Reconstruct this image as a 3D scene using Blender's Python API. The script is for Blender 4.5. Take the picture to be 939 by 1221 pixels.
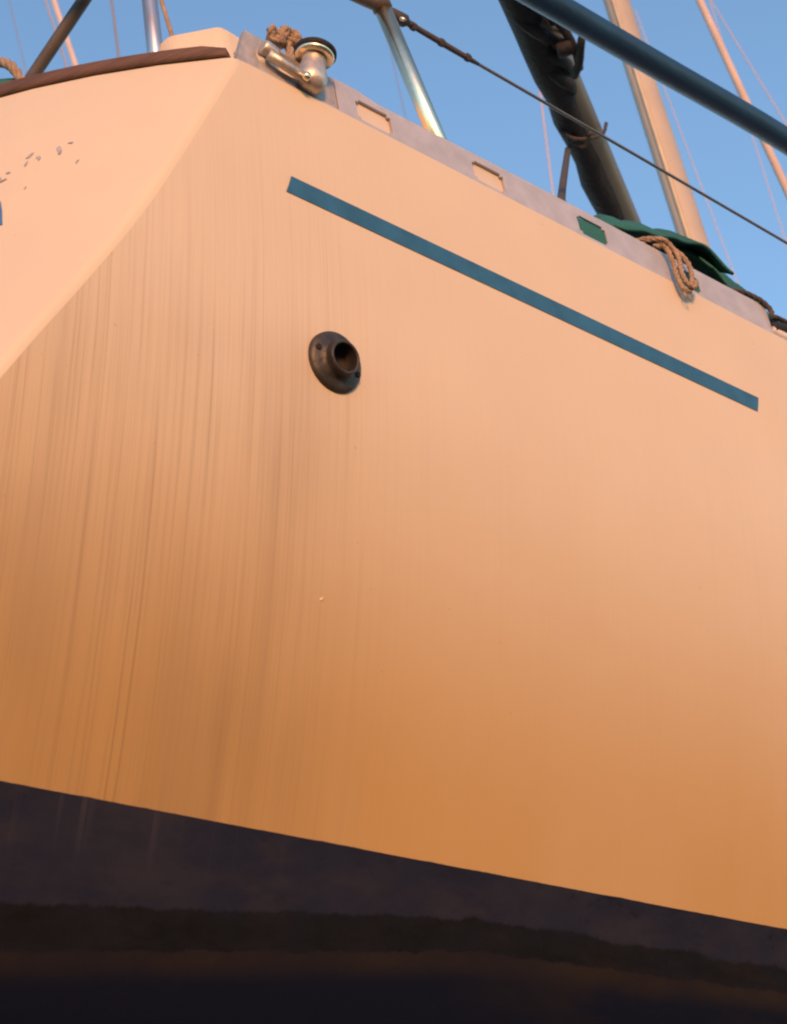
import bpy, bmesh, math, random
from mathutils import Vector, Matrix, noise
random.seed(7)
for o in list(bpy.data.objects): bpy.data.objects.remove(o)
scene = bpy.context.scene
COL = scene.collection
PI = math.pi

# ------------------------------------------------------------------ camera
CAM = Vector((1.913, -1.401, 1.5))
TH, RO, AZ = math.radians(32.6), math.radians(10.15), math.radians(31)
hz = Vector((-math.sin(AZ), math.cos(AZ), 0)); rt = Vector((math.cos(AZ), math.sin(AZ), 0)); zz = Vector((0, 0, 1))
fw = hz*math.cos(TH)+zz*math.sin(TH); up0 = -hz*math.sin(TH)+zz*math.cos(TH)
cr = rt*math.cos(RO)-up0*math.sin(RO); cu = rt*math.sin(RO)+up0*math.cos(RO)
cd = bpy.data.cameras.new('camera'); cam = bpy.data.objects.new('camera', cd); COL.objects.link(cam)
M = Matrix((cr, cu, -fw)).transposed().to_4x4(); M.translation = CAM
cam.matrix_world = M
cd.sensor_fit = 'HORIZONTAL'; cd.sensor_width = 36; cd.lens = 36*2121/939
cd.clip_start = .05; cd.clip_end = 5000
cd.dof.use_dof = True; cd.dof.focus_distance = 2.62; cd.dof.aperture_fstop = 16
scene.camera = cam
scene.render.resolution_x = 787; scene.render.resolution_y = 1024

# ------------------------------------------------------------------ sky, sun, exposure
SUN_AZ, SUN_EL = math.radians(137), math.radians(9)
w = bpy.data.worlds.new('World'); scene.world = w; w.use_nodes = True
nt = w.node_tree; bg = nt.nodes['Background']
sky = nt.nodes.new('ShaderNodeTexSky'); sky.sky_type = 'NISHITA'; sky.sun_disc = False
sky.sun_elevation = SUN_EL; sky.sun_rotation = SUN_AZ
sky.air_density = 1.0; sky.dust_density = 0.0; sky.ozone_density = 2.0
nt.links.new(sky.outputs[0], bg.inputs[0]); bg.inputs[1].default_value = .15
sd = bpy.data.lights.new('sun', 'SUN'); sd.energy = 2.0; sd.angle = math.radians(12); sd.color = (1.0, .40, .12)
so = bpy.data.objects.new('sun', sd); COL.objects.link(so)
sdir = Vector((math.sin(SUN_AZ)*math.cos(SUN_EL), math.cos(SUN_AZ)*math.cos(SUN_EL), math.sin(SUN_EL)))
so.rotation_euler = sdir.to_track_quat('Z', 'Y').to_euler(); so.location = (6, -6, 8)
scene.view_settings.view_transform = 'Standard'; scene.view_settings.look = 'None'
scene.view_settings.exposure = 1.3; scene.view_settings.gamma = 1
scene.render.engine = 'CYCLES'
scene.cycles.filter_width = 2.2

# ------------------------------------------------------------------ material helpers
def mat(name, col, rough=.5, metal=0., bump=0., bscale=40., var=0., vscale=8., coat=0., aniso=None):
    m = bpy.data.materials.new(name); m.use_nodes = True
    N = m.node_tree.nodes; L = m.node_tree.links; b = N['Principled BSDF']
    b.inputs['Roughness'].default_value = rough; b.inputs['Metallic'].default_value = metal
    b.inputs['Base Color'].default_value = (*col, 1)
    if coat: b.inputs['Coat Weight'].default_value = coat; b.inputs['Coat Roughness'].default_value = .08
    tc = N.new('ShaderNodeTexCoord'); mp = N.new('ShaderNodeMapping'); L.new(tc.outputs['Object'], mp.inputs[0])
    if aniso: mp.inputs['Scale'].default_value = aniso
    if var:
        n = N.new('ShaderNodeTexNoise'); n.inputs['Scale'].default_value = vscale; n.inputs['Detail'].default_value = 6
        L.new(mp.outputs[0], n.inputs['Vector'])
        mr = N.new('ShaderNodeMapRange'); mr.inputs[1].default_value = .3; mr.inputs[2].default_value = .7
        mr.inputs[3].default_value = 1-var; mr.inputs[4].default_value = 1+var*.6
        L.new(n.outputs[0], mr.inputs[0])
        mx = N.new('ShaderNodeVectorMath'); mx.operation = 'SCALE'; mx.inputs[0].default_value = col
        L.new(mr.outputs[0], mx.inputs['Scale']); L.new(mx.outputs[0], b.inputs['Base Color'])
    if bump:
        n2 = N.new('ShaderNodeTexNoise'); n2.inputs['Scale'].default_value = bscale; n2.inputs['Detail'].default_value = 5
        L.new(mp.outputs[0], n2.inputs['Vector'])
        bp = N.new('ShaderNodeBump'); bp.inputs['Strength'].default_value = bump; bp.inputs['Distance'].default_value = .01
        L.new(n2.outputs[0], bp.inputs['Height']); L.new(bp.outputs[0], b.inputs['Normal'])
    return m

S13, C13 = math.sin(math.radians(13)), math.cos(math.radians(13))
class G:                                             # small node-graph helper
    def __init__(s, m): s.N = m.node_tree.nodes; s.L = m.node_tree.links
    def put(s, sock, v):
        if isinstance(v, (int, float)): sock.default_value = v
        elif isinstance(v, tuple): sock.default_value = v
        else: s.L.new(v, sock)
    def math(s, op, a, b=0., c=0., clamp=False):
        n = s.N.new('ShaderNodeMath'); n.operation = op; n.use_clamp = clamp
        s.put(n.inputs[0], a); s.put(n.inputs[1], b); s.put(n.inputs[2], c); return n.outputs[0]
    def rng(s, v, a, b, c=0., d=1., smooth=False):
        n = s.N.new('ShaderNodeMapRange'); n.interpolation_type = 'SMOOTHSTEP' if smooth else 'LINEAR'
        s.put(n.inputs[0], v)
        for i, q in enumerate((a, b, c, d)): n.inputs[1+i].default_value = q
        return n.outputs[0]
    def xyz(s, x, y, z):
        n = s.N.new('ShaderNodeCombineXYZ'); s.put(n.inputs[0], x); s.put(n.inputs[1], y); s.put(n.inputs[2], z); return n.outputs[0]
    def noise(s, v, scale, detail=4., rough=.5, dist=0.):
        n = s.N.new('ShaderNodeTexNoise'); s.put(n.inputs['Vector'], v); n.inputs['Scale'].default_value = scale
        n.inputs['Detail'].default_value = detail; n.inputs['Roughness'].default_value = rough; n.inputs['Distortion'].default_value = dist
        return n.outputs[0]
    def mix(s, f, a, b, mode='MIX'):
        n = s.N.new('ShaderNodeMix'); n.data_type = 'RGBA'; n.blend_type = mode
        s.put(n.inputs[0], f); s.put(n.inputs[6], a); s.put(n.inputs[7], b); return n.outputs[2]
    def coords(s):
        tc = s.N.new('ShaderNodeTexCoord'); sp = s.N.new('ShaderNodeSeparateXYZ'); s.L.new(tc.outputs['Object'], sp.inputs[0])
        x, y, z = sp.outputs
        al = s.math('ADD', s.math('MULTIPLY', x, S13), s.math('MULTIPLY', y, C13))
        al = s.math('SUBTRACT', al, .95*S13)                   # metres along the side from the stern corner
        return tc.outputs['Object'], x, y, z, al

ZW = 2.33
def gelcoat(side):
    m = bpy.data.materials.new('aged_white_gelcoat' if side else 'white_gelcoat_transom'); m.use_nodes = True
    g = G(m); b = g.N['Principled BSDF']
    P, x, y, z, s = g.coords()
    base = (.80, .705, .635, 1)
    mott = g.noise(P, 5., 5.)
    col = g.mix(g.rng(mott, .3, .7), (.545, .455, .335, 1), (.565, .475, .352, 1))
    if side:
        down = g.rng(z, 3.04, 2.36, 0, 1, True)                # water staining plus painted-in shade where the topsides turn under
        aft = g.rng(s, .75, -.1, 0, 1, True)
        big = g.noise(g.xyz(g.math('MULTIPLY', s, 2.2), g.math('MULTIPLY', z, 1.1), 0.), 1.6, 4.)
        stain_shade = g.math('MULTIPLY', down, g.math('ADD', .90, g.math('MULTIPLY', aft, .12)))
        stain_shade = g.math('MULTIPLY', stain_shade, g.rng(big, .25, .75, .90, 1.08), clamp=True)
        col = g.mix(stain_shade, col, (.395, .238, .080, 1))
        # broad brown clouds
        cl = g.noise(g.xyz(g.math('MULTIPLY', s, 5.), g.math('MULTIPLY', z, 2.), 4.), 1., 3., .5, .3)
        clm = g.math('MULTIPLY', g.rng(cl, .44, .72, 0, .20, True), g.math('MULTIPLY', g.rng(s, .42, .05, 0, 1, True), g.rng(z, 3.02, 2.75, 0, 1, True)))
        col = g.mix(clm, col, (.235, .15, .07, 1))
        dk = g.math('MULTIPLY', g.math('MULTIPLY', g.rng(s, .38, -.12, 0, 1, True), g.rng(z, 2.74, 2.42, 0, 1, True)), g.rng(cl, .3, .7, .18, .40))
        col = g.mix(dk, col, (.20, .115, .042, 1))
        # rain streaks: stretched in z, several widths
        wob = g.math('MULTIPLY', g.math('SUBTRACT', g.noise(g.xyz(0., 0., z), 2.5, 2.), .5), .006)
        sw = g.math('ADD', s, wob)
        st1 = g.noise(g.xyz(g.math('MULTIPLY', sw, 185.), g.math('MULTIPLY', z, 1.6), 0.), 1., 3., .6)
        st2 = g.noise(g.xyz(g.math('MULTIPLY', sw, 380.), g.math('MULTIPLY', z, 3.), 9.), 1., 2., .6)
        st3 = g.noise(g.xyz(g.math('MULTIPLY', sw, 40.), g.math('MULTIPLY', z, 1.6), 5.), 1., 2., .5)
        f1 = g.math('ADD', g.rng(st1, .48, .68, 0, .22, True), g.rng(st2, .48, .70, 0, .19, True))
        f1 = g.math('ADD', f1, g.rng(st3, .52, .75, 0, .06, True))
        msk = g.math('MULTIPLY', g.rng(s, .36, -.02, .05, 1, True), g.rng(z, 3.34, 2.80, .10, 1., True))
        msk = g.math('ADD', msk, .075)
        brk = g.noise(g.xyz(g.math('MULTIPLY', s, 12.), g.math('MULTIPLY', z, 5.), 2.), 1., 3.)
        f1 = g.math('MULTIPLY', g.math('MULTIPLY', f1, msk), g.rng(brk, .3, .7, .55, 1.1), clamp=True)
        col = g.mix(f1, col, (.19, .13, .070, 1))
        # a few heavier runs
        for k, (s0, wd, zt, am) in enumerate([(-.118, .0018, 2.86, .34), (-.130, .0014, 2.70, .32), (-.085, .0014, 2.95, .12), (-.165, .0016, 2.85, .16),
                                 (.058, .012, 2.90, .12), (.012, .010, 2.58, .22), (-.20, .003, 2.8, .18), (.040, .003, 2.80, .12), (.2, .004, 2.8, .06)]):
            ww = g.math('ADD', s, g.math('MULTIPLY', g.math('SUBTRACT', g.noise(g.xyz(float(k*3), 0., z), 3., 2.), .5), .010))
            d = g.math('ABSOLUTE', g.math('SUBTRACT', ww, s0))
            ln = g.math('MULTIPLY', g.rng(d, 0., wd*1.7, am, 0., True), g.rng(z, zt, zt-.18, 0, 1, True))
            col = g.mix(ln, col, (.15, .08, .032, 1))
        # faint darker weep under the through-hull and tiny specks
        dx = g.math('ABSOLUTE', g.math('SUBTRACT', s, .085))
        wp = g.math('MULTIPLY', g.rng(dx, .0, .12, .22, 0, True), g.math('MULTIPLY', g.rng(z, 2.98, 2.88, 0, 1, True), g.rng(z, 2.55, 2.80, .25, 1, True)))
        col = g.mix(g.math('MULTIPLY', wp, g.rng(big, .3, .7, .4, 1.2)), col, (.24, .15, .07, 1))
    if side:
        ed = g.math('ADD', g.math('MULTIPLY', g.math('SUBTRACT', g.noise(g.xyz(g.math('MULTIPLY', s, 8.), 0., 0.), 1., 6., .7), .5), .006), ZW+.0003)
        col = g.mix(g.rng(g.math('SUBTRACT', z, ed), .0006, -.0006, 0, 1), col, (.016, .015, .024, 1))
        sc = g.noise(g.xyz(g.math('MULTIPLY', s, 22.), g.math('MULTIPLY', z, 260.), 6.), 1., 2.)       # short scuffs
        col = g.mix(g.math('MULTIPLY', g.rng(sc, .73, .80, 0, .14), g.rng(big, .45, .6, 0, 1)), col, (.30, .20, .11, 1))
    sp = g.noise(P, 130., 1.)
    col = g.mix(g.rng(sp, .80, .84, 0, .55), col, (.25, .16, .10, 1))
    g.L.new(col, b.inputs['Base Color'])
    rg = g.noise(P, 14., 4.)
    g.L.new(g.rng(rg, .3, .7, .42, .58), b.inputs['Roughness'])
    b.inputs['Specular IOR Level'].default_value = .35
    bp = g.N.new('ShaderNodeBump'); bp.inputs['Strength'].default_value = .10; bp.inputs['Distance'].default_value = .004
    g.L.new(g.noise(P, 9., 3.), bp.inputs['Height']); g.L.new(bp.outputs[0], b.inputs['Normal'])
    return m

def bottom_mat():
    m = bpy.data.materials.new('dark_blue_antifouling'); m.use_nodes = True
    g = G(m); b = g.N['Principled BSDF']
    P, x, y, z, s = g.coords()
    n1 = g.noise(P, 6., 6., .6)
    col = g.mix(g.rng(n1, .3, .7), (.0075, .0100, .0225, 1), (.0150, .0170, .029, 1))
    bl_ = g.noise(g.xyz(g.math('MULTIPLY', s, 7.), g.math('MULTIPLY', z, 16.), 8.), 1., 6., .62)
    col = g.mix(g.rng(bl_, .42, .68, 0, .75, True), col, (.022, .021, .030, 1))
    fl_ = g.noise(g.xyz(g.math('MULTIPLY', s, 18.), g.math('MULTIPLY', z, 30.), 3.), 1., 7., .7)
    col = g.mix(g.math('MULTIPLY', g.rng(fl_, .56, .66, 0, .8, True), g.rng(s, .1, .8, .25, 1, True)), col, (.0045, .005, .008, 1))
    # chalky lighter runs below the paint line
    st = g.noise(g.xyz(g.math('MULTIPLY', s, 70.), g.math('MULTIPLY', z, 1.5), 0.), 1., 2., .6)
    up = g.rng(z, 2.25, 2.325, 0, 1, True)
    col = g.mix(g.math('MULTIPLY', g.math('MULTIPLY', g.rng(st, .55, .75, 0, .55, True), up), g.rng(s, .2, -.05, 0, 1, True)), col, (.04, .034, .046, 1))
    # scum line
    wv = g.math('MULTIPLY', g.math('SUBTRACT', g.noise(g.xyz(g.math('MULTIPLY', s, 9.), 0., 1.), 1., 8., .75), .5), .040)
    wv2 = g.math('MULTIPLY', g.math('SUBTRACT', g.noise(g.xyz(g.math('MULTIPLY', s, 14.), 0., 7.), 1., 7., .68), .5), .026)
    ramp = g.N.new('ShaderNodeFloatCurve')
    zt = g.math('ADD', 2.237, g.math('MULTIPLY', g.math('MINIMUM', s, .45), .085))
    d = g.math('SUBTRACT', z, zt)
    edge_t = g.rng(g.math('ADD', d, wv), .0035, -.0015, 0, 1, True)
    zb = g.math('ADD', g.math('SUBTRACT', d, g.math('MULTIPLY', s, .010)), .041)
    edge_b = g.rng(g.math('ADD', zb, wv2), -.0008, .0016, 0, 1, True)
    band = g.math('MULTIPLY', edge_t, edge_b)
    low = g.math('MULTIPLY', edge_t, g.math('SUBTRACT', 1., edge_b))
    col = g.mix(low, col, (.0032, .0050, .0135, 1))  # darker navy below the band, with shade of the downturned surface painted in
    fr = g.math('MULTIPLY', low, g.math('MULTIPLY', g.rng(zb, -.034, -.008, 0, 1, True), g.rng(n1, .3, .6, .35, .9)))
    col = g.mix(fr, col, (.017, .0125, .011, 1))
    bk = g.noise(g.xyz(g.math('MULTIPLY', s, 11.), g.math('MULTIPLY', z, 26.), 12.), 1., 6., .68)
    col = g.mix(g.math('MULTIPLY', band, g.rng(bk, .35, .65, .62, .96)), col, (.0038, .0042, .0045, 1))
    ol = g.noise(g.xyz(g.math('MULTIPLY', s, 4.), g.math('MULTIPLY', z, 12.), 3.), 1., 4.)
    olm = g.math('MULTIPLY', g.rng(ol, .46, .70, 0, .5, True), g.math('MULTIPLY', edge_t, g.rng(s, .35, .7, 0, 1, True)))
    col = g.mix(olm, col, (.020, .013, .0055, 1))
    sk = g.noise(g.xyz(g.math('MULTIPLY', s, 60.), g.math('MULTIPLY', z, 32.), 1.), 1., 2.)
    col = g.mix(g.rng(sk, .74, .79, 0, .7), col, (.012, .011, .013, 1))
    g.L.new(col, b.inputs['Base Color'])
    b.inputs['Roughness'].default_value = .8; b.inputs['Specular IOR Level'].default_value = .1
    bp = g.N.new('ShaderNodeBump'); bp.inputs['Strength'].default_value = .25; bp.inputs['Distance'].default_value = .004
    g.L.new(g.noise(P, 45., 5.), bp.inputs['Height']); g.L.new(bp.outputs[0], b.inputs['Normal'])
    return m

MT = dict(
    side=gelcoat(True), transom=gelcoat(False), bottom=bottom_mat(),
    deck=mat('cream_deck', (.56, .47, .36), .55, bump=.1, bscale=60, var=.06),
    stripe=mat('teal_blue_tape', (.018, .100, .190), .5, var=.2, vscale=30, bump=.06, bscale=120),
    alu=mat('weathered_aluminium', (.43, .425, .45), .62, .35, bump=.12, bscale=180, var=.12, vscale=30),
    cast=mat('dull_cast_alloy', (.38, .36, .35), .6, .35, bump=.2, bscale=120, var=.25, vscale=45),
    chrome=mat('polished_stainless', (.88, .74, .50), .27, 1., bump=.03, bscale=60),
    chrome2=mat('dull_chrome', (.52, .455, .39), .42, .7, bump=.08, bscale=150, var=.3, vscale=60),
    steel=mat('brushed_steel', (.55, .52, .52), .34, .9, var=.1),
    dgrey=mat('dark_grey_tube', (.085, .072, .065), .55, var=.25, vscale=20),
    teak=mat('weathered_teak', (.115, .055, .030), .6, bump=.25, bscale=26, var=.4, vscale=10, aniso=(.7, .9, 14)),
    bronze=mat('tarnished_bronze', (.050, .043, .036), .5, .4, bump=.14, bscale=130, var=.45, vscale=45),
    hole=mat('dark_bore_shade', (.012, .008, .006), .8, var=.4, vscale=60),
    black=mat('black_canvas', (.010, .010, .011), .8, bump=.5, bscale=60, var=.4, vscale=15),
    boom=mat('dull_boom_alloy', (.17, .165, .13), .5, .3, var=.2, vscale=5),
    blue=mat('navy_cushion_vinyl', (.007, .042, .100), .48, bump=.12, bscale=80, var=.25, vscale=10),
    green=mat('green_canvas', (.012, .105, .085), .75, bump=.25, bscale=150, var=.25, vscale=9),
    rope=mat('tan_rope', (.33, .235, .16), .85, bump=.5, bscale=300, var=.35, vscale=60),
    brope=mat('dark_rope', (.055, .05, .05), .85, var=.3, vscale=60),
    wire=mat('stainless_wire', (.16, .15, .15), .45, .6),
    mast=mat('painted_mast', (.40, .335, .26), .5, bump=.06, bscale=8, var=.10, vscale=3),
    track=mat('mast_track', (.42, .36, .27), .5, .2, var=.15),
    sail=mat('furled_sail_cloth', (.52, .42, .38), .8, var=.1),
    rig=mat('pale_rigging', (.55, .42, .38), .6, .2),
    greyrig=mat('grey_rigging', (.26, .25, .27), .6, .3),
    ink=mat('faded_blue_vinyl', (.04, .15, .33), .6, var=.15, vscale=80),
    scuff=mat('grey_adhesive_residue', (.31, .32, .38), .8, var=.3, vscale=120),
    ground=mat('yard_gravel', (.16, .13, .105), .95, bump=.8, bscale=25, var=.35, vscale=2.5),
)

# ------------------------------------------------------------------ object helpers
def link(name, me, m, parent=None, smooth=True):
    if isinstance(me, bmesh.types.BMesh):
        bm = me; bmesh.ops.recalc_face_normals(bm, faces=bm.faces[:])
        me = bpy.data.meshes.new(name); bm.to_mesh(me); bm.free()
    o = bpy.data.objects.new(name, me); COL.objects.link(o)
    me.materials.append(m)
    if smooth: me.polygons.foreach_set('use_smooth', [True]*len(me.polygons))
    if parent: o.parent = parent
    return o
def empty(name, label, cat, loc=(0, 0, 0), group=None):
    o = bpy.data.objects.new(name, None); COL.objects.link(o); o.location = loc
    o['label'] = label; o['category'] = cat
    if group: o['group'] = group
    return o
def tag(o, label, cat, group=None):
    o['label'] = label; o['category'] = cat
    if group: o['group'] = group
    return o
def grid_mesh(rows, closed=False, name='m'):
    me = bpy.data.meshes.new(name); nr, nc = len(rows), len(rows[0]); v = [tuple(p) for r in rows for p in r]; f = []
    for i in range(nr-1):
        for j in range(nc if closed else nc-1):
            k = (j+1) % nc; f.append((i*nc+j, i*nc+k, (i+1)*nc+k, (i+1)*nc+j))
    me.from_pydata(v, [], f); me.update(); return me
def frames(path):
    path = [Vector(p) for p in path]; T = []
    for i in range(len(path)):
        a = path[max(0, i-1)]; b = path[min(len(path)-1, i+1)]; T.append((b-a).normalized())
    n = T[0].orthogonal().normalized(); out = []
    for i, t in enumerate(T):
        n = (n-t*n.dot(t)).normalized(); out.append((path[i], t, n, t.cross(n)))
    return out
def tube_bm(path, r, n=12, bm=None, cap=True, flat=1.0):
    bm = bm or bmesh.new(); fr = frames(path); rings = []
    for i, (p, t, a, b) in enumerate(fr):
        rr = r[i] if isinstance(r, (list, tuple)) else r
        rings.append([bm.verts.new(p+(a*math.cos(2*PI*k/n)+b*math.sin(2*PI*k/n)*flat)*rr) for k in range(n)])
    for i in range(len(rings)-1):
        for k in range(n):
            bm.faces.new((rings[i][k], rings[i][(k+1) % n], rings[i+1][(k+1) % n], rings[i+1][k]))
    if cap: bm.faces.new(rings[0][::-1]); bm.faces.new(rings[-1])
    return bm
def spline(pts, per=8):
    P = [Vector(p) for p in pts]; out = []
    for i in range(len(P)-1):
        p0, p1, p2, p3 = P[max(0, i-1)], P[i], P[i+1], P[min(len(P)-1, i+2)]
        for k in range(per):
            t = k/per
            out.append(.5*((2*p1)+(p2-p0)*t+(2*p0-5*p1+4*p2-p3)*t*t+(3*p1-p0-3*p2+p3)*t**3))
    out.append(P[-1]); return out
def rope_bm(pts, r, bm=None, per=10, pitch=None, strands=3):
    bm = bm or bmesh.new(); pitch = pitch or r*7
    path = spline(pts, per); 
    # resample evenly
    L = [0]
    for i in range(1, len(path)): L.append(L[-1]+(path[i]-path[i-1]).length)
    n = max(8, int(L[-1]/(r*.9))); ev = []; j = 0
    for k in range(n+1):
        d = L[-1]*k/n
        while j < len(L)-2 and L[j+1] < d: j += 1
        t = (d-L[j])/max(1e-9, L[j+1]-L[j]); ev.append(path[j].lerp(path[j+1], t))
    fr = frames(ev)
    for s in range(strands):
        pp = []
        for k, (p, t, a, b) in enumerate(fr):
            an = 2*PI*(s/strands+L[-1]*k/n/pitch); pp.append(p+(a*math.cos(an)+b*math.sin(an))*r*.5)
        tube_bm(pp, r*.56, 7, bm)
    return bm
def lathe_bm(prof, origin, axis, n=32, bm=None, closed_start=False, closed_end=False, sx=1.0):
    bm = bm or bmesh.new(); ax = Vector(axis).normalized(); a = ax.orthogonal().normalized(); b = ax.cross(a); o = Vector(origin); R = []
    for r, h in prof:
        R.append([bm.verts.new(o+ax*h+(a*math.cos(2*PI*k/n)+b*math.sin(2*PI*k/n)*sx)*r) for k in range(n)])
    for i in range(len(R)-1):
        for k in range(n): bm.faces.new((R[i][k], R[i][(k+1) % n], R[i+1][(k+1) % n], R[i+1][k]))
    if closed_start: bm.faces.new(R[0][::-1])
    if closed_end: bm.faces.new(R[-1])
    return bm
def smooth_angle(o, deg=35):
    md = o.modifiers.new('edge', 'EDGE_SPLIT'); md.split_angle = math.radians(deg)
def bevel(o, wd, seg=2, deg=35):
    md = o.modifiers.new('bevel', 'BEVEL'); md.width = wd; md.segments = seg; md.limit_method = 'ANGLE'; md.angle_limit = math.radians(deg)

# ------------------------------------------------------------------ hull form
ZS = 3.357; LOA = 8.7; TN = S13/C13; CT = .247; CR = .176
EDGE = [(3.3567, 0.0), (3.2892, -0.0312), (3.2444, -0.0528), (3.1977, -0.0731), (3.1157, -0.1104), (3.0609, -0.1352), (3.0111, -0.1587),
        (2.9541, -0.1899), (2.9063, -0.2159), (2.8407, -0.2527), (2.8008, -0.2764), (2.7569, -0.298), (2.60, -.385), (2.45, -.46), (2.33, -.50), (1.5, -.52)]
def g_in(z):
    q = (ZS-z)/(ZS-ZW); return 0.05*q+0.189*(1 if q > 0 else -1)*abs(q)**2.0
def herm(x, x0, y0, m0, x1, y1, m1):
    h = x1-x0; t = (x-x0)/h
    return (2*t**3-3*t*t+1)*y0+(t**3-2*t*t+t)*h*m0+(-2*t**3+3*t*t)*y1+(t**3-t*t)*h*m1
def b_sheer(y):
    if y < 1.5: return .95+TN*y
    if y < 4.0: return herm(y, 1.5, .95+TN*1.5, TN, 4.0, 1.56, 0)
    return max(0.0, herm(min(y, LOA), 4.0, 1.56, 0, LOA, 0.0, -.8))
def z_sheer(y): return ZS+(0.011*(y-1.6)**2 if y > 1.6 else 0)
def half(y, z):
    b = b_sheer(y); zs = z_sheer(y)
    ze = ZW+(z-ZW)*(ZS-ZW)/(zs-ZW) if z > ZW else z
    return max(0.0, b-g_in(ze)/C13*min(1, b/.9+.1))
def sm_interp(z):
    for (z0, y0), (z1, y1) in zip(EDGE, EDGE[1:]):
        if z >= z1: return y0+(y1-y0)*(z0-z)/(z0-z1)
    return EDGE[-1][1]
def y_edge(z):                                        # lightly smoothed
    z = min(z, 3.3566); h = min(.04, 3.3566-z)
    return (sm_interp(z-h)+2*sm_interp(z)+sm_interp(z+h))/4
def y_trans(x, z, ze=None):
    zc = min(z, ZS-.0005); ye = y_edge(zc); xe = half(ye, zc); return ye-CT*(xe*xe-x*x)/.9025
RF = .012                                             # stern corner radius

boat = empty('sailboat', 'white sailing yacht with stained hull, blue stripe and dark bottom propped ashore', 'sailboat', (0, 0, 0))

# topsides, starboard and port
def side_rows(sg):
    rows = []; NL = 56; NS = 90
    for i in range(NL+1):
        q = i/NL; row = []
        ze = ZS+(ZW-ZS)*q; y0 = y_edge(ze)+RF*C13
        for j in range(NS+1):
            u = j/NS; y = y0+(LOA-y0)*(u**1.5)
            z = z_sheer(y)+(ZW-z_sheer(y))*q
            row.append((sg*half(y, z), y, z))
        rows.append(row)
    return rows
ts = link('topsides', grid_mesh(side_rows(1)), MT['side'], boat); ts['label'] = 'cream white starboard side with brown rain streaks toward the stern'
link('topsides', grid_mesh(side_rows(-1)), MT['side'], boat)
# transom with rounded corners
rows = []; NL = 56
for i in range(NL+1):
    z = ZS+(ZW-ZS)*i/NL; ye = y_edge(z); xe = half(ye, z); row = []
    P0 = Vector((half(ye+RF*C13, z), ye+RF*C13, z)); P1 = Vector((xe, ye, z)); P2 = Vector((xe-RF, y_trans(xe-RF, z), z))
    arc = [(P0*(1-t)**2+P1*2*t*(1-t)+P2*t*t) for t in (0, .25, .5, .75)]
    half_row = arc+[Vector((x, y_trans(x, z), z)) for x in [(xe-RF)*(1-k/10) for k in range(11)]]
    crown = CR*max(0, 1-i/6.)
    fr = [(p.x, p.y, p.z) for p in half_row]; fl = [(-p.x, p.y, p.z) for p in half_row[:-1]][::-1]
    rows.append(fr+fl)
# crown rows above the sheer
top = []
for k in range(4, 0, -1):
    top.append([(x, y+.45*CR*(k/4)*max(0, 1-(x/.95)**2), z+CR*(k/4)*max(0, 1-(x/.95)**2)) for (x, y, z) in rows[0]])
rows = top+rows
tr = link('transom', grid_mesh(rows), MT['transom'], boat); tr['label'] = 'smooth reverse-raked transom with peeled name lettering'
# bottom, closed below
def z_bot(y): return ZW-.46+.46*max(0, (y-5.5)/2.6)**2
rows = []; NB = 28; NS = 80
for i in range(NB+1):
    q = i/NB; row = []
    for j in range(-NS, NS+1):
        u = abs(j)/NS; sg = 1 if j < 0 else -1
        y0 = y_edge(ZW)+RF*C13; y = y0+(LOA-y0)*((1-u if False else u)**1.5)
        zb = min(ZW-.001, z_bot(y)); z = ZW+(zb-ZW)*q
        hb = half(y, z)*max(0, 1-q**4)**.5 if q < 1 else 0
        row.append((y, z, hb))
    rows.append(row)
def bot_rows(sg):
    R = []
    for r in rows: R.append([(sg*h, y, z) for (y, z, h) in r[NS:]])
    return R
bm = bmesh.new(); tmp = bpy.data.meshes.new('t')
for sg in (1, -1):
    bm.from_mesh(grid_mesh(bot_rows(sg)))
R1 = [r[0] for r in bot_rows(1)]; R2 = [r[0] for r in bot_rows(-1)]
bm.from_mesh(grid_mesh([[a, b] for a, b in zip(R1, R2)]))
bmesh.ops.remove_doubles(bm, verts=bm.verts, dist=1e-5)
bo = link('bottom', bm, MT['bottom'], boat); bo['label'] = 'dark blue antifouled bottom with black scum line'
# keel down to the ground
bm = bmesh.new(); R = []
for z, y0, y1, t in [(1.95, 3.0, 5.6, .16), (1.2, 3.2, 5.3, .12), (.12, 3.5, 5.0, .16), (.0, 3.6, 4.9, .15)]:
    R.append([bm.verts.new((t*math.sin(2*PI*k/20), (y0+y1)/2+(y1-y0)/2*math.cos(2*PI*k/20), z)) for k in range(20)])
for a, b in zip(R, R[1:]):
    for k in range(20): bm.faces.new((a[k], a[(k+1) % 20], b[(k+1) % 20], b[k]))
link('keel', bm, MT['bottom'], boat)
# deck
rows = []
for j in range(60):
    y = .02+(LOA-.1)*(j/59)**1.2; b = b_sheer(y)-.004
    rows.append([(b*(k/8), y, z_sheer(y)-.004+CR*(b/1.)*min(1, 1/b*.95 if b else 1)*(1-(k/8)**2)) for k in range(-8, 9)])
rows.insert(0, [(p[0]*.99, y_trans(p[0]*.95, ZS)+.02+.45*CR*(1-(p[0]/.95)**2), p[2]-.004) for p in rows[0]])
link('deck', grid_mesh(rows), MT['deck'], boat)
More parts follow.
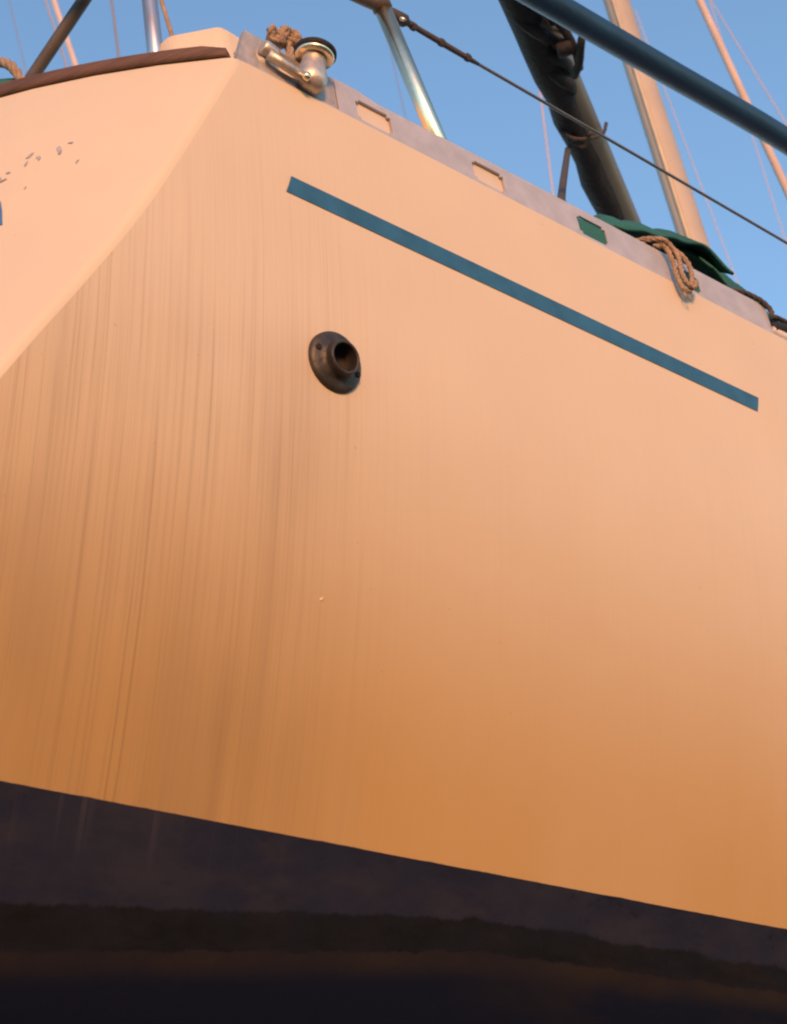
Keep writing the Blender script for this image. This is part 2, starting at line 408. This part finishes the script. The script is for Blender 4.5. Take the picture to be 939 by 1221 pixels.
# cove stripe: thin tape band laid on the hull
def hullpt(s, z, off=0.):
    y = s*C13+g_in(z)*S13; x = half(y, z); e = 1e-3
    dxz = (half(y, z+e)-half(y, z-e))/2/e; dxy = (half(y+e, z)-half(y-e, z))/2/e
    n = Vector((1, -dxy, -dxz)).normalized(); return Vector((x, y, z))+n*off, n
rows = []
for k in range(61):
    s = .077+(1.08-.077)*k/60
    rows.append([hullpt(s+ds, z, .0012)[0] for z, ds in ((3.1565, -.005), (3.170, 0), (3.1865, .005))])
o = link('cove_stripe', grid_mesh(rows), MT['stripe'], boat); o['label'] = 'blue tape stripe running along the upper hull'

# ------------------------------------------------------------------ through-hull outlet
p, n = hullpt(.146, 2.92)
ax = (n+Vector((0, 0, -.06))).normalized()
th = bpy.data.objects.new('through_hull_fitting', None); COL.objects.link(th); th.parent = boat
th['label'] = 'tarnished bronze through-hull outlet on the stained side'
fl = link('flange', lathe_bm([(.0428, -.006), (.0428, .003), (.0418, .006), (.0375, .0085), (.0310, .0102), (.0265, .012), (.0245, .0145)], p, ax, 48), MT['bronze'], th)
pi = link('pipe', lathe_bm([(.0248, .012), (.0240, .016), (.0238, .021), (.0240, .0235), (.0232, .0255), (.0212, .026), (.0196, .0248)], p, ax, 48), MT['bronze'], th)
link('bore', lathe_bm([(.0196, .025), (.0188, .016), (.0186, .0025)], p, ax, 32, closed_end=True), MT['hole'], th)  # shallow floor; near-black colour stands in for shade deep in the bore
a0 = ax.orthogonal().normalized(); a1 = ax.cross(a0)
up_ = (Vector((0, 0, 1))-ax*ax.z).normalized(); rt_ = ax.cross(up_)
for k in range(2):
    an = math.radians(195+180*k)
    c = p+(rt_*-math.cos(an)*-1+up_*math.sin(an))*.0345 if False else p+(rt_*math.cos(an)+up_*math.sin(an))*.0345
    link('screw', lathe_bm([(.0042, .0085), (.0042, .0112), (.003, .0118), (.0012, .0108)], c, ax, 12, closed_end=True), MT['hole'], th)
# small bump on the side; its sun glint painted in as brighter colour
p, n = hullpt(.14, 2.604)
bl = link('glint_bump', lathe_bm([(.0042, -.001), (.0034, .0004), (.002, .0009), (.0005, .0010)], p, n, 14, closed_end=True, sx=.6),
          mat('painted_glint', (.62, .40, .19), .35), boat)

# ------------------------------------------------------------------ toe rail
TV = Vector((S13, C13, 0)); NV = Vector((C13, -S13, 0)); CO = Vector((.95, 0, ZS))
def S(s, ins, z):                                     # along side, inboard, above sheer
    y = s*C13
    if y < 1.45: return CO+TV*s-NV*ins+Vector((0, 0, z))
    return Vector((b_sheer(y), y, z_sheer(y)+z))-NV*ins
def plate(sb, zb_, skip, th=.0045, ins=.001, zmap=None):
    bm = bmesh.new(); V = {}
    def v(i, j):
        if (i, j) not in V:
            s, z = sb[i], zb_[j]
            if zmap: s, z = zmap(s, z)
            V[i, j] = bm.verts.new(S(s, ins, z))
        return V[i, j]
    for i in range(len(sb)-1):
        for j in range(len(zb_)-1):
            if not skip((sb[i]+sb[i+1])/2, (zb_[j]+zb_[j+1])/2): bm.faces.new((v(i, j), v(i+1, j), v(i+1, j+1), v(i, j+1)))
    bmesh.ops.recalc_face_normals(bm, faces=bm.faces[:])
    r = bmesh.ops.extrude_face_region(bm, geom=bm.faces[:])
    for e in r['geom']:
        if isinstance(e, bmesh.types.BMVert): e.co -= NV*th
    return bm
slots = [(.224+.2335*k, .292+.2335*k) for k in range(5)]
def rail(s0, s1, skip_slots):
    br = sorted({s0, s1, *[a for sl in skip_slots for a in (sl[0], sl[0]+.006, sl[1]-.006, sl[1])], *[s0+(s1-s0)*k/12 for k in range(13)]})
    def sk(s, z):
        for a, b in skip_slots:
            if a < s < b:
                ce = s < a+.006 or s > b-.006
                return (.0135 < z < .0435) if ce else (.008 < z < .0485)
        return False
    zbk = [0.0, .008, .0135, .0435, .0485, .060, .066]
    def zm(s, z):
        if z > .05:
            top = .0695 if s < .268 else .0625+.004*min(1, (s-.27)/.3)
            z = z-.066+top
        return s, z
    o = link('toe_rail', plate(br, zbk, sk, zmap=zm), MT['alu'], boat, smooth=False); bevel(o, .0007, 2, 50); return o
o = rail(.187, 1.186, slots[:4]); o['label'] = 'weathered aluminium toe rail with rectangular slots'
rail(1.46, 3.4, [(1.62+.2335*k, 1.685+.2335*k) for k in range(7)])
# base lip under the rail along the sheer
bm = bmesh.new(); rows = []
for k in range(41):
    s = .02+3.4*k/40
    rows.append([S(s, .012, -.002), S(s, .0004, -.002), S(s, .0004, .003), S(s, .012, .003)])
link('rail_base', grid_mesh(rows, closed=True), MT['alu'], boat, smooth=False)
# fibreglass lip behind the rail
rows = []
for k in range(21):
    s = .03+.56*k/20
    rows.append([S(s, .0066, -.01), S(s, .0066, .055), S(s, .009, .058), S(s, .034, .058), S(s, .04, -.01)])
link('deck_lip', grid_mesh(rows), MT['deck'], boat)

# cast stern chock plate with an oval opening
def casting():
    bm = bmesh.new(); n = 40; cs, cz, ra, rb = .092, .036, .040, .0175
    outer = []; inner = []
    s0b, s0t, s1, zt0, zt1 = .004, .028, .1845, .0745, .068
    def border(an):
        c, s = math.cos(an), math.sin(an); best = None
        for k in range(400):
            d = k*.0006; x, z = cs+c*d, cz+s*d
            left = s0b+(s0t-s0b)*max(0, z)/zt0; topz = zt0+(zt1-zt0)*(x/.185)
            if x < left or x > s1 or z < 0 or z > topz: return (x, max(0, min(z, topz)))
        return (x, z)
    angs = [2*PI*k/n for k in range(n)]
    for (x, z) in ((s0b, 0), (s0t, zt0), (s1, zt1), (s1, 0)):
        a = math.atan2(z-cz, x-cs) % (2*PI); j = min(range(n), key=lambda q: abs((angs[q]-a+PI) % (2*PI)-PI)); angs[j] = a
    corner = {}
    for a in angs:
        x, z = border(a)
        for (qx, qz) in ((s0b, 0), (s0t, zt0), (s1, zt1), (s1, 0)):
            if abs((math.atan2(qz-cz, qx-cs)-a+PI) % (2*PI)-PI) < 1e-6: x, z = qx, qz
        outer.append((x, z)); inner.append((cs+ra*math.copysign(abs(math.cos(a))**.8, math.cos(a)), cz+rb*math.copysign(abs(math.sin(a))**.8, math.sin(a))))
    rings = []
    for (prof, ins) in ((inner, .016), (inner, .002), (outer, .002), (outer, .012)):
        rings.append([bm.verts.new(S(x, ins, z)) for x, z in prof])
    # raised lip round the opening
    lip = [bm.verts.new(S(cs+(x-cs)*1.13, -.0035, cz+(z-cz)*1.2)) for x, z in inner]; lip2 = [bm.verts.new(S(cs+(x-cs)*1.25, .002, cz+(z-cz)*1.42)) for x, z in inner]
    seq = [rings[0], rings[1], lip, lip2, rings[2], rings[3]]
    for A, B in zip(seq, seq[1:]):
        for k in range(n): bm.faces.new((A[k], A[(k+1) % n], B[(k+1) % n], B[k]))
    return bm
o = link('mooring_chock', casting(), MT['cast'], boat); smooth_angle(o, 30); o['label'] = 'dull cast stern chock with oval opening'

# turning block seated in the chock
tb = bpy.data.objects.new('turning_block', None); COL.objects.link(tb); tb.parent = boat; tb['label'] = 'chrome turning block with black cap beside the stern corner'
axis = (Vector((0, 0, 1))*.93+TV*.12-NV*-.25).normalized()
c = S(.128, -.006, .012)
link('body', lathe_bm([(.002, -.009), (.011, -.009), (.019, -.003), (.0235, .008), (.0235, .018), (.020, .030), (.0175, .042), (.019, .052), (.020, .056)], c, axis, 32, closed_start=True, sx=.9), MT['chrome2'], tb)
link('rim', lathe_bm([(.018, .050), (.027, .050), (.0285, .054), (.027, .058), (.020, .060)], c, axis, 32), MT['chrome'], tb)
link('cap', lathe_bm([(.010, .054), (.027, .055), (.0310, .058), (.0305, .063), (.025, .068), (.012, .071), (.001, .072)], c, axis, 32, closed_end=True), MT['black'], tb)
link('arm', tube_bm([S(.052, -.012, .026), S(.075, -.014, .019), S(.112, -.018, .006)], [.0085, .0075, .008], 14, flat=.7), MT['chrome2'], tb)
link('roller', lathe_bm([(.004, -.012), (.0105, -.012), (.0118, -.008), (.0118, .008), (.0105, .012), (.004, .012)], S(.056, -.010, .036), (TV*.8+Vector((0, 0, -.25))).normalized(), 20, closed_start=True, closed_end=True), MT['chrome2'], tb)
link('bolt', lathe_bm([(.006, -.004), (.006, .003), (.004, .005)], S(.108, -.024, .004), NV, 10, closed_end=True), MT['chrome'], tb)

# ------------------------------------------------------------------ dark fitting where the rail ends
o = link('midship_chock', tube_bm(spline([S(1.19, .006, .018), S(1.21, .004, .026), S(1.25, .004, .034), S(1.32, .004, .036), S(1.42, .006, .030), S(1.45, .008, .016)], 6), .0125, 12), MT['black'], boat)
o['label'] = 'black chock in the gap of the toe rail'
link('chock_base', tube_bm([S(1.186, .004, .010), S(1.46, .004, .010)], .010, 10, flat=.6), MT['alu'], boat)

# ------------------------------------------------------------------ teak taffrail
path = []; rows = []
NX = 60
def tpt(x): return Vector((x, y_trans(x, ZS)+.006+.45*CR*(1-(x/.95)**2), ZS+CR*(1-(x/.95)**2)))
xs = [.938-1.876*k/NX for k in range(NX+1)]
for k, x in enumerate(xs):
    p = tpt(x); tg = (tpt(x-.01)-tpt(x+.01)).normalized(); out = Vector((tg.y, -tg.x, 0)).normalized()
    if out.y > 0: out = -out
    e = min(1, min(k, NX-k)/1.6+.35)
    prof = [(-.016, -.002), (-.002, -.004), (.007, -.0038), (.0105, .000), (.0110, .0150), (.008, .0195), (-.012, .0210), (-.016, .017)]
    rows.append([p+out*(a*(.6+.4*e))+Vector((0, 0, .003+(h+.003)*(.55+.45*e))) for a, h in prof])
bm = bmesh.new(); bm.from_mesh(grid_mesh(rows, closed=True)); bm.verts.ensure_lookup_table()
bm.faces.new([bm.verts[i] for i in range(8)]); nn = len(bm.verts); bm.faces.new([bm.verts[i] for i in range(nn-8, nn)])
o = link('taffrail', bm, MT['teak'], boat); smooth_angle(o, 50); o['label'] = 'brown weathered teak cap along the transom top'

# cream moulded coaming showing over the stern corner
bm = bmesh.new()
pl = [(.838, .140), (.850, .200), (.93, .62), (.70, .62), (.60, .25), (.765, .098)]
pl = [(.838, .138), (.846, .190), (.90, .60), (.55, .60), (.64, .12), (.765, .096)]
lo = [bm.verts.new((x+(.012 if x > .7 else 0), y-.012, 3.36)) for x, y in pl]; hi = [bm.verts.new((x, y, 3.63)) for x, y in pl]
for k in range(6): bm.faces.new((lo[k], lo[(k+1) % 6], hi[(k+1) % 6], hi[k]))
bm.faces.new(hi)
o = link('coaming', bm, MT['deck'], boat, smooth=False); bevel(o, .014, 4, 25)
o['label'] = 'cream moulded coaming behind the stern corner'

# ------------------------------------------------------------------ pushpit, stanchion, lifelines
STM, STT = S(.460, .062, .158), S(.366, .035, .369); STB = STM+(STM-STT)*.62; STT = STT+(STT-STM)*.04
st = link('stanchion', tube_bm([STB, STM, STT], .0142, 24), MT['chrome'], boat); st['label'] = 'bright polished stanchion rising from the toe rail'
link('stanchion_base', lathe_bm([(.026, 0), (.026, .006), (.018, .010), (.0155, .03), (.0142, .032)], STB+Vector((0, 0, -.02)), (0, 0, 1), 20), MT['steel'], boat)
link('collar', tube_bm([STT+(STT-STM)*-.06, STT+(STT-STM)*.07], .0163, 16), MT['dgrey'], boat)
link('pushpit_rail', tube_bm(spline([S(.366, .037, .374), S(.33, .038, .369), S(.27, .042, .368), S(.12, .06, .38), S(-.02, .14, .40), S(-.1, .3, .41)], 6), .0118, 16), MT['dgrey'], boat)
link('pushpit_leg', tube_bm([(.736, .1, 3.40), (.736, .1, 3.70), (.738, .098, 3.95), (.736, .06, 4.1)], .0128, 18), MT['steel'], boat)
o = link('brace', tube_bm([(.36, .055, 3.56), (.505, .05, 3.668), (.653, .05, 3.770), (.80, .05, 3.875)], .0105, 14), MT['dgrey'], boat); o['label'] = 'dark grey slanting brace over the taffrail'
o = link('lifeline', tube_bm([S(.395, .05, .392), S(.424, .05, .392), S(.58, .05, .389), S(1.0, .05, .385), S(1.448, .05, .378), S(2.1, .05, .386), S(3.0, .05, .39)], .0030, 8), MT['wire'], boat)
o['label'] = 'thin lower lifeline wire above the toe rail'
# turnbuckle and toggle at its aft end
link('toggle', tube_bm([S(.384, .05, .392), S(.405, .05, .392), S(.432, .05, .392), S(.44, .05, .392)], [.004, .0105, .0115, .006], 10), MT['brope'], boat)
link('toggle_pin', tube_bm([S(.418, .062, .408), S(.418, .038, .374)], .0034, 8), MT['steel'], boat)
link('turnbuckle', tube_bm([S(.436, .05, .392), S(.445, .05, .392), S(.447, .05, .392), S(.475, .05, .391), S(.52, .05, .390), S(.578, .05, .389), S(.60, .05, .389)], [.004, .0065, .005, .0052, .0055, .005, .0032], 10), MT['brope'], boat)
for s in (.452, .515, .575): link('nut', lathe_bm([(.003, -.004), (.0072, -.004), (.0072, .004), (.003, .004)], S(s, .05, .3905), TV, 6, closed_start=True, closed_end=True), MT['brope'], boat, smooth=False)
o = link('lifeline_cushion', tube_bm(spline([S(.62, .06, .718), S(.868, .06, .733), S(1.2, .06, .748), S(1.629, .06, .768), S(2.2, .06, .785)], 6), .0265, 20), MT['blue'], boat)
o['label'] = 'dark blue padded sleeve along the upper lifeline'

link('upper_lifeline', tube_bm([S(.1, .06, .70), S(.62, .06, .718), S(1.629, .06, .768), S(2.2, .06, .785), S(2.6, .06, .79), S(3.2, .06, .79), S(3.9, .06, .79)], .003, 8), MT['wire'], boat)
link('stanchion', tube_bm([S(2.7, .055, .0), S(2.7, .057, .80)], .0127, 16), MT['chrome'], boat)
link('stanchion_base', lathe_bm([(.026, -.01), (.026, .006), (.018, .010), (.0155, .03), (.0128, .032)], S(2.7, .055, .0), (0, 0, 1), 20), MT['steel'], boat)

# ------------------------------------------------------------------ mast and boom
bm = bmesh.new(); n = 28; R = []
for z in (3.4, 5, 7, 9, 11, 14.4):
    R.append([bm.verts.new((.060*math.cos(2*PI*k/n), 4.83+.095*math.sin(2*PI*k/n), z)) for k in range(n)])
for a, b in zip(R, R[1:]):
    for k in range(n): bm.faces.new((a[k], a[(k+1) % n], b[(k+1) % n], b[k]))
bm.faces.new(R[-1])
ms = link('mast', bm, MT['mast'], boat); ms['label'] = 'tall pale painted mast rising behind the green canvas'
tk = link('sail_track', tube_bm([(.012, 4.735, 3.5), (.012, 4.735, 14.3)], .011, 8), MT['track'], ms)
bd = Vector((.495, 2.556, 5.05))-Vector((.723, 1.701, 5.1)); A = Vector((.723, 1.701, 5.1))
bp = lambda k, dx=0., dz=0.: A+bd*k+Vector((bd.y, -bd.x, 0)).normalized()*dx+Vector((0, 0, dz))
bo_ = link('boom', tube_bm([bp(-.35, .018, .016), bp(0, .018, .016), bp(1, .018, .016), bp(3.5, .018, .016)], .041, 24, flat=1.0), MT['boom'], boat)
bo_['label'] = 'boom slung over the cockpit, black underneath, grey on its side'
path = [bp(k/10, -.014+.004*math.sin(k*2.1), -.004+.003*math.sin(k*1.3)) for k in range(-3, 31)]
link('sail_cover', tube_bm(path, [.041+.0025*math.sin(k*1.7)+(.006+.004*math.sin(k*2.9) if k < 4 else 0) for k in range(-3, 31)], 20), MT['black'], bo_)
# lashings and block under the boom
for q in range(7):
    k0 = -.22+.075*q; a_ = random.uniform(-.03, .04); c_ = random.uniform(-.045, -.015)
    link('cover_fold', tube_bm(spline([bp(k0, a_-.02, c_), bp(k0+.05, a_+.01, c_-.022), bp(k0+.11, a_+.035, c_-.012), bp(k0+.17, a_+.03, c_+.01)], 5), [.006+.010*math.sin(PI*(i+.5)/17)+random.uniform(0, .003) for i in range(16)], 9, flat=.7), MT['black'], bo_)
blk = link('mainsheet_block', lathe_bm([(.004, -.022), (.026, -.022), (.031, -.014), (.031, .014), (.026, .022), (.004, .022)], bp(.17, .055, -.058), bd.cross(Vector((0, 0, 1))).normalized(), 18, closed_start=True, closed_end=True, sx=.75), MT['black'], boat)
link('cleat', tube_bm(spline([bp(.27, .05, -.075), bp(.22, .075, -.085), bp(.16, .098, -.082), bp(.13, .112, -.066)], 5), [.012]*8+[.011]*5+[.009]*3, 10), MT['black'], bo_)
link('cleat', tube_bm(spline([bp(.05, .05, -.03), bp(.12, .072, -.048), bp(.2, .078, -.07), bp(.25, .07, -.075)], 5), .012, 10), MT['black'], bo_)
link('lashing', rope_bm([bp(.05, .02, -.055), bp(.1, .052, -.05), bp(.16, .070, -.02), bp(.21, .06, .03), bp(.25, .01, .07)], .006), MT['brope'], bo_)
link('lashing', rope_bm([bp(.50, -.05, -.035), bp(.53, -.02, -.060), bp(.565, .03, -.055), bp(.59, .06, -.03), bp(.61, .075, .02)], .0055), MT['brope'], bo_)
link('lashing', rope_bm([bp(.545, -.03, -.056), bp(.57, .0, -.068), bp(.53, .03, -.062)], .006), MT['brope'], bo_)
o = link('mainsheet', rope_bm([bp(.60, -.05, -.03), (.86, 1.25, 4.0), (.99, .92, 3.66), (1.03, .82, 3.50)], .0085, per=6), MT['brope'], boat); o['label'] = 'dark mainsheet hanging from the boom to the rail'
# forestay with furled headsail and shrouds
o = link('furled_headsail', tube_bm([(0, 8.5, 4.05), (0, 6.7, 9.0), (0, 4.95, 14.2)], [.028, .024, .016], 12), MT['sail'], boat); o['label'] = 'headsail furled round the forestay, pale pink in the light'

# ------------------------------------------------------------------ lettering left on the transom
def tq(x, z, off=.0011):
    e = .004; ye = lambda a, b: y_trans(a, b)
    n = Vector(((ye(x+e, z)-ye(x-e, z))/2/e, -1, (ye(x, z+e)-ye(x, z-e))/2/e)).normalized()
    return Vector((x, ye(x, z), z))+n*off
def fleck(pts, m, name='lettering_fragment'):
    bm = bmesh.new(); bm.faces.new([bm.verts.new(tq(x, z)) for x, z in pts]); o = link(name, bm, m, boat, smooth=False)
    md = o.modifiers.new('t', 'SOLIDIFY'); md.thickness = .0008; md.offset = -1
    return o
def bar(x0, z0, x1, z1, wd, m):
    jit = lambda: random.uniform(-.0007, .0007)
    dx, dz = x1-x0, z1-z0; L = math.hypot(dx, dz); nx, nz = -dz/L*wd/2, dx/L*wd/2
    q = [(x0+nx*.3, z0+nz*.3), (x0+dx*.3+nx*.8, z0+dz*.3+nz*.8), (x0+dx*.7+nx, z0+dz*.7+nz), (x1+nx*.3, z1+nz*.3), (x1-nx*.4, z1-nz*.4), (x0+dx*.6-nx*.5, z0+dz*.6-nz*.5), (x0+dx*.25-nx, z0+dz*.25-nz)]
    return fleck([(a+jit(), b+jit()) for a, b in q], m)
for a in [(.706, 3.225, .7135, 3.235, .0050), (.7217, 3.2224, .7263, 3.210, .0050), (.7094, 3.2173, .7080, 3.2060, .0026), (.7471, 3.2325, .7527, 3.2093, .0052),
          (.7590, 3.2322, .7655, 3.2305, .0024), (.7806, 3.1718, .7828, 3.1794, .0024), (.6826, 3.2025, .6900, 3.2008, .0034), (.6770, 3.1842, .6880, 3.1868, .0030), (.6755, 3.200, .6812, 3.184, .0036), (.7206, 3.1447, .7216, 3.1498, .002)]:
    bar(*a, MT['scuff'])
lt = fleck([(.6695, 3.1615), (.6868, 3.1443), (.6936, 3.129), (.7001, 3.107), (.7079, 3.0737), (.7016, 3.0735), (.6877, 3.0736), (.675, 3.09), (.664, 3.13)], MT['ink'])
lt['label'] = 'blue corner of a letter left from the boat name'

# ------------------------------------------------------------------ things lying on the boat
gc = empty('canvas_cover', 'crumpled dark green canvas heaped behind the toe rail', 'canvas', tuple(S(1.1, .2, .08)))
def drape(s0, s1, hgt, ph, edge):
    rows = []
    for i in range(41):
        u = i/40; s = s0+(s1-s0)*u; row = []
        h = hgt(u)
        for j in range(25):
            v = j/24; ins = edge(u)[0]+v*.42
            zz_ = edge(u)[1]+(h-edge(u)[1])*math.sin(min(1, v/.17)*PI/2)-max(0, v-.5)*.5
            wr = .006*math.sin(9*u+4*v+ph)+.004*math.sin(23*u-7*v+ph*2)
            wr += .009*(noise.noise((s*7, v*3, ph)))
            row.append(S(s, ins, zz_+wr*min(1, v*6+.3)) - gc.location)
        rows.append(row)
    return grid_mesh(rows)
def lin(tab):
    def f(u):
        for (a, b), (c_, d) in zip(tab, tab[1:]):
            if u <= c_: 
                t = (u-a)/(c_-a); t = t*t*(3-2*t); return b+(d-b)*t
        return tab[-1][1]
    return f
h1 = lin([(0, .165), (.15, .218), (.45, .255), (.75, .276), (1, .225)]); e1 = lin([(0, .135), (.3, .165), (.55, .190), (.8, .212), (1, .175)])
o = link('top_sheet', drape(.86, 1.19, h1, 0., lambda u: (.045, e1(u))), MT['green'], gc); o.modifiers.new('t', 'SOLIDIFY').thickness = .005
h2 = lin([(0, .262), (.35, .262), (.7, .245), (1, .19)]); e2 = lin([(0, .17), (.35, .10), (.6, .08), (1, .07)])
o = link('side_sheet', drape(1.13, 1.37, h2, 2.3, lambda u: (.05, e2(u))), MT['green'], gc); o.modifiers.new('t', 'SOLIDIFY').thickness = .005
# lower fold close behind the rail slots
rows = []
for i in range(31):
    s = .64+.75*i/30; rows.append([S(s, .0075+.0015*math.sin(i*1.3)+.10*max(0, (v-.85)), .0+v*.058)-gc.location for v in (0, .25, .5, .75, 1., 1.3, 1.6)])
o = link('lower_fold', grid_mesh(rows), MT['green'], gc); o.modifiers.new('t', 'SOLIDIFY').thickness = .004
# piping seam of the cover
link('hem', tube_bm([S(.86+.33*k/30, .043, e1(k/30)+.001)-gc.location for k in range(31)], .0035, 7), MT['green'], gc)

base = S(.92, 0, .04)
rc = bmesh.new()
L0 = [(.855, .03, .082), (.868, .004, .079), (.886, -.010, .076), (.902, -.013, .062), (.909, -.013, .036), (.908, -.013, .004), (.913, -.014, -.022), (.926, -.015, -.026), (.943, -.014, -.002), (.956, -.013, .030), (.953, -.012, .058), (.934, -.006, .078), (.905, .012, .088)]
rope_bm([S(*q)-base for q in L0], .0046, rc)
rope_bm([S(a+.006+.002*math.sin(i*2.), b-.008, c*.90+.004)-base for i, (a, b, c) in enumerate(L0[:9])], .0042, rc)
for k in range(5):                                   # frayed whisker ends
    q = S(.914+.002*k, -.015, -.026); tube_bm([q-base, q-base+TV*random.uniform(-.004, .006)+Vector((0, 0, -.010)), q-base+TV*random.uniform(-.004, .01)+Vector((0, 0, -.020))], .0006, 5, rc)
o = tag(link('rope_coil', rc, MT['rope']), 'small tan rope coil hung over the toe rail below the green canvas', 'rope'); o.location = base
# black line running off along the rail from the canvas
base = S(1.16, 0, .07)
o = tag(link('black_cord', rope_bm([S(s, i_, z)-base for s, i_, z in [(1.10, .02, .082), (1.135, .004, .078), (1.16, -.002, .072), (1.178, -.004, .066), (1.190, -.006, .052), (1.186, -.007, .036), (1.20, -.006, .040), (1.225, -.002, .047), (1.30, .0, .052), (1.42, .0, .05)]], .0052), MT['brope']),
        'frayed black cord lying over the forward end of the toe rail', 'cord'); o.location = base
# knot of tan line above the chock
base = S(.118, .02, .13); kb = bmesh.new()
for (ds, di, dz, r) in [(-.013, 0, -.006, .0135), (.013, .002, .006, .0165)]:
    pts = [Vector(TV*(ds+r*.75*math.cos(a*1.05))+NV*(.006*math.sin(a*3)+di)+Vector((0, 0, dz+r*.75*math.sin(a)))) for a in [PI*k/5 for k in range(22)]]
    rope_bm(pts, .0072, kb, per=4)
rope_bm([TV*.006+Vector((0, 0, -.012)), TV*.010+Vector((0, 0, -.035)), TV*.004+Vector((0, 0, -.08))], .0065, kb)
o = tag(link('rope_knot', kb, MT['rope']), 'tan rope knot sticking up behind the stern chock', 'rope'); o.location = base
# green bundle with tan line at the far left of the taffrail
base = Vector((.47, .02, 3.60)); rows = []
for i in range(13):
    u = i/12; th_ = u*PI; r = .052*math.sin(th_)**.6+.001; row = []
    for k in range(20):
        a = 2*PI*k/20; wr = 1+.07*math.sin(3*a+i)+.05*math.sin(7*a-i*.7)
        row.append((-.10+.185*u, r*wr*math.cos(a), r*wr*.75*math.sin(a)+.018))
    rows.append(row)
o = tag(link('canvas_bundle', grid_mesh(rows, closed=True), MT['green']), 'green canvas bundle peeking over the teak transom cap', 'canvas'); o.location = base
o = tag(link('rope_loop', rope_bm([(-.10, -.03, .075), (-.02, -.035, .082), (.035, -.035, .075), (.062, -.033, .056), (.078, -.03, .028), (.086, -.02, -.01), (.088, .0, -.06)], .0085), MT['rope']),
        'thick tan rope arched over the green bundle at the taffrail', 'rope'); o.location = base

# ------------------------------------------------------------------ neighbouring boats, only their rigging shows over the hull
def neighbour(label, loc, rz, sc, stays, mast_xy):
    e = empty('moored_sailboat', label, 'sailboat', loc, 'neighbouring boats ashore')
    hull = bmesh.new(); rws = []
    for j in range(25):
        u = j/24; y = -4+8.5*u; b = 1.4*math.sin(min(1, u*1.15+.25)*PI*.5)*(1-max(0, (u-.45)/.55)**2.2)+.01
        rws.append([Vector((b*math.cos(a)*(1 if True else 0), y, 1.9+.25*u+(-.85*abs(math.sin(a))**1.1) if False else 2.75+.25*u-(1.5*(1-abs(math.cos(a))**.7)))) for a in [PI*k/16 for k in range(17)]])
    R = Matrix.Rotation(rz, 3, 'Z')
    me = grid_mesh([[R @ p for p in r] for r in rws]); link('hull', me, MT['deck'], e)
    dk = grid_mesh([[R @ (r[0]*(1-t)+r[-1]*t) for t in (0, .5, 1)] for r in rws]); link('deck', dk, MT['deck'], e)
    link('keel', tube_bm([R @ Vector((0, 0, 1.6)), R @ Vector((0, 0, 0))], [.5, .4], 12), MT['bottom'], e)
    link('mast', tube_bm([Vector((*mast_xy, 2.7))-Vector(loc), Vector((*mast_xy, 16))-Vector(loc)], .07, 12), MT['mast'], e)
    for nm, a, b, r, m in stays:
        link(nm, tube_bm([Vector(a)-Vector(loc), Vector(b)-Vector(loc)], r, 8), MT[m], e)
    return e
neighbour('sailboat ashore behind the transom corner, its stays slanting up at the left', (-6, 8.2, 0), 0, 1,
          [('stay', (-6.0, 9.04, 3.0), (-6.0, 5.95, 18.0), .0045, 'greyrig'), ('furled_sail', (-6.0, 11.38, 3.0), (-6.0, 6.28, 18.0), .028, 'sail'),
           ('stay', (-6.3, 11.6, 3.0), (-6.3, 6.65, 18.0), .011, 'rig'), ('shroud', (-5.6, 8.04, 3.0), (-5.6, 7.49, 18.0), .013, 'greyrig'),
           ], (-6.0, 6.2))
neighbour('sailboat ashore ahead of the mast, its thin stays showing above the rail', (-3.0, 15.6, 0), -.35, 1,
          [('stay', (-5.31, 13, 3.0), (-3.60, 13, 17.8), .0115, 'rig'), ('stay', (-1.9, 13, 3.0), (-2.33, 13, 17), .006, 'rig'), ('shroud', (.42, 12.5, 3.0), (-1.5, 12.5, 17), .007, 'rig'),
           ('shroud', (-2.0, 13.4, 3.), (-1.58, 13.4, 17), .006, 'rig'), ('stay', (-4.42, 11, 3.), (-4.52, 11, 16.5), .005, 'greyrig')], (-7.2, 15.0))
# halyard beside the pushpit leg
o = link('halyard', tube_bm([(.565, .3, 3.5), (.62, .3, 3.9), (.605, .3, 4.008), (.50, .3, 4.7)], .0042, 8), MT['rope'], boat)

# ------------------------------------------------------------------ ground
bm = bmesh.new(); bmesh.ops.create_grid(bm, x_segments=40, y_segments=40, size=2000)
gd = link('ground', bm, MT['ground']); gd['kind'] = 'structure'
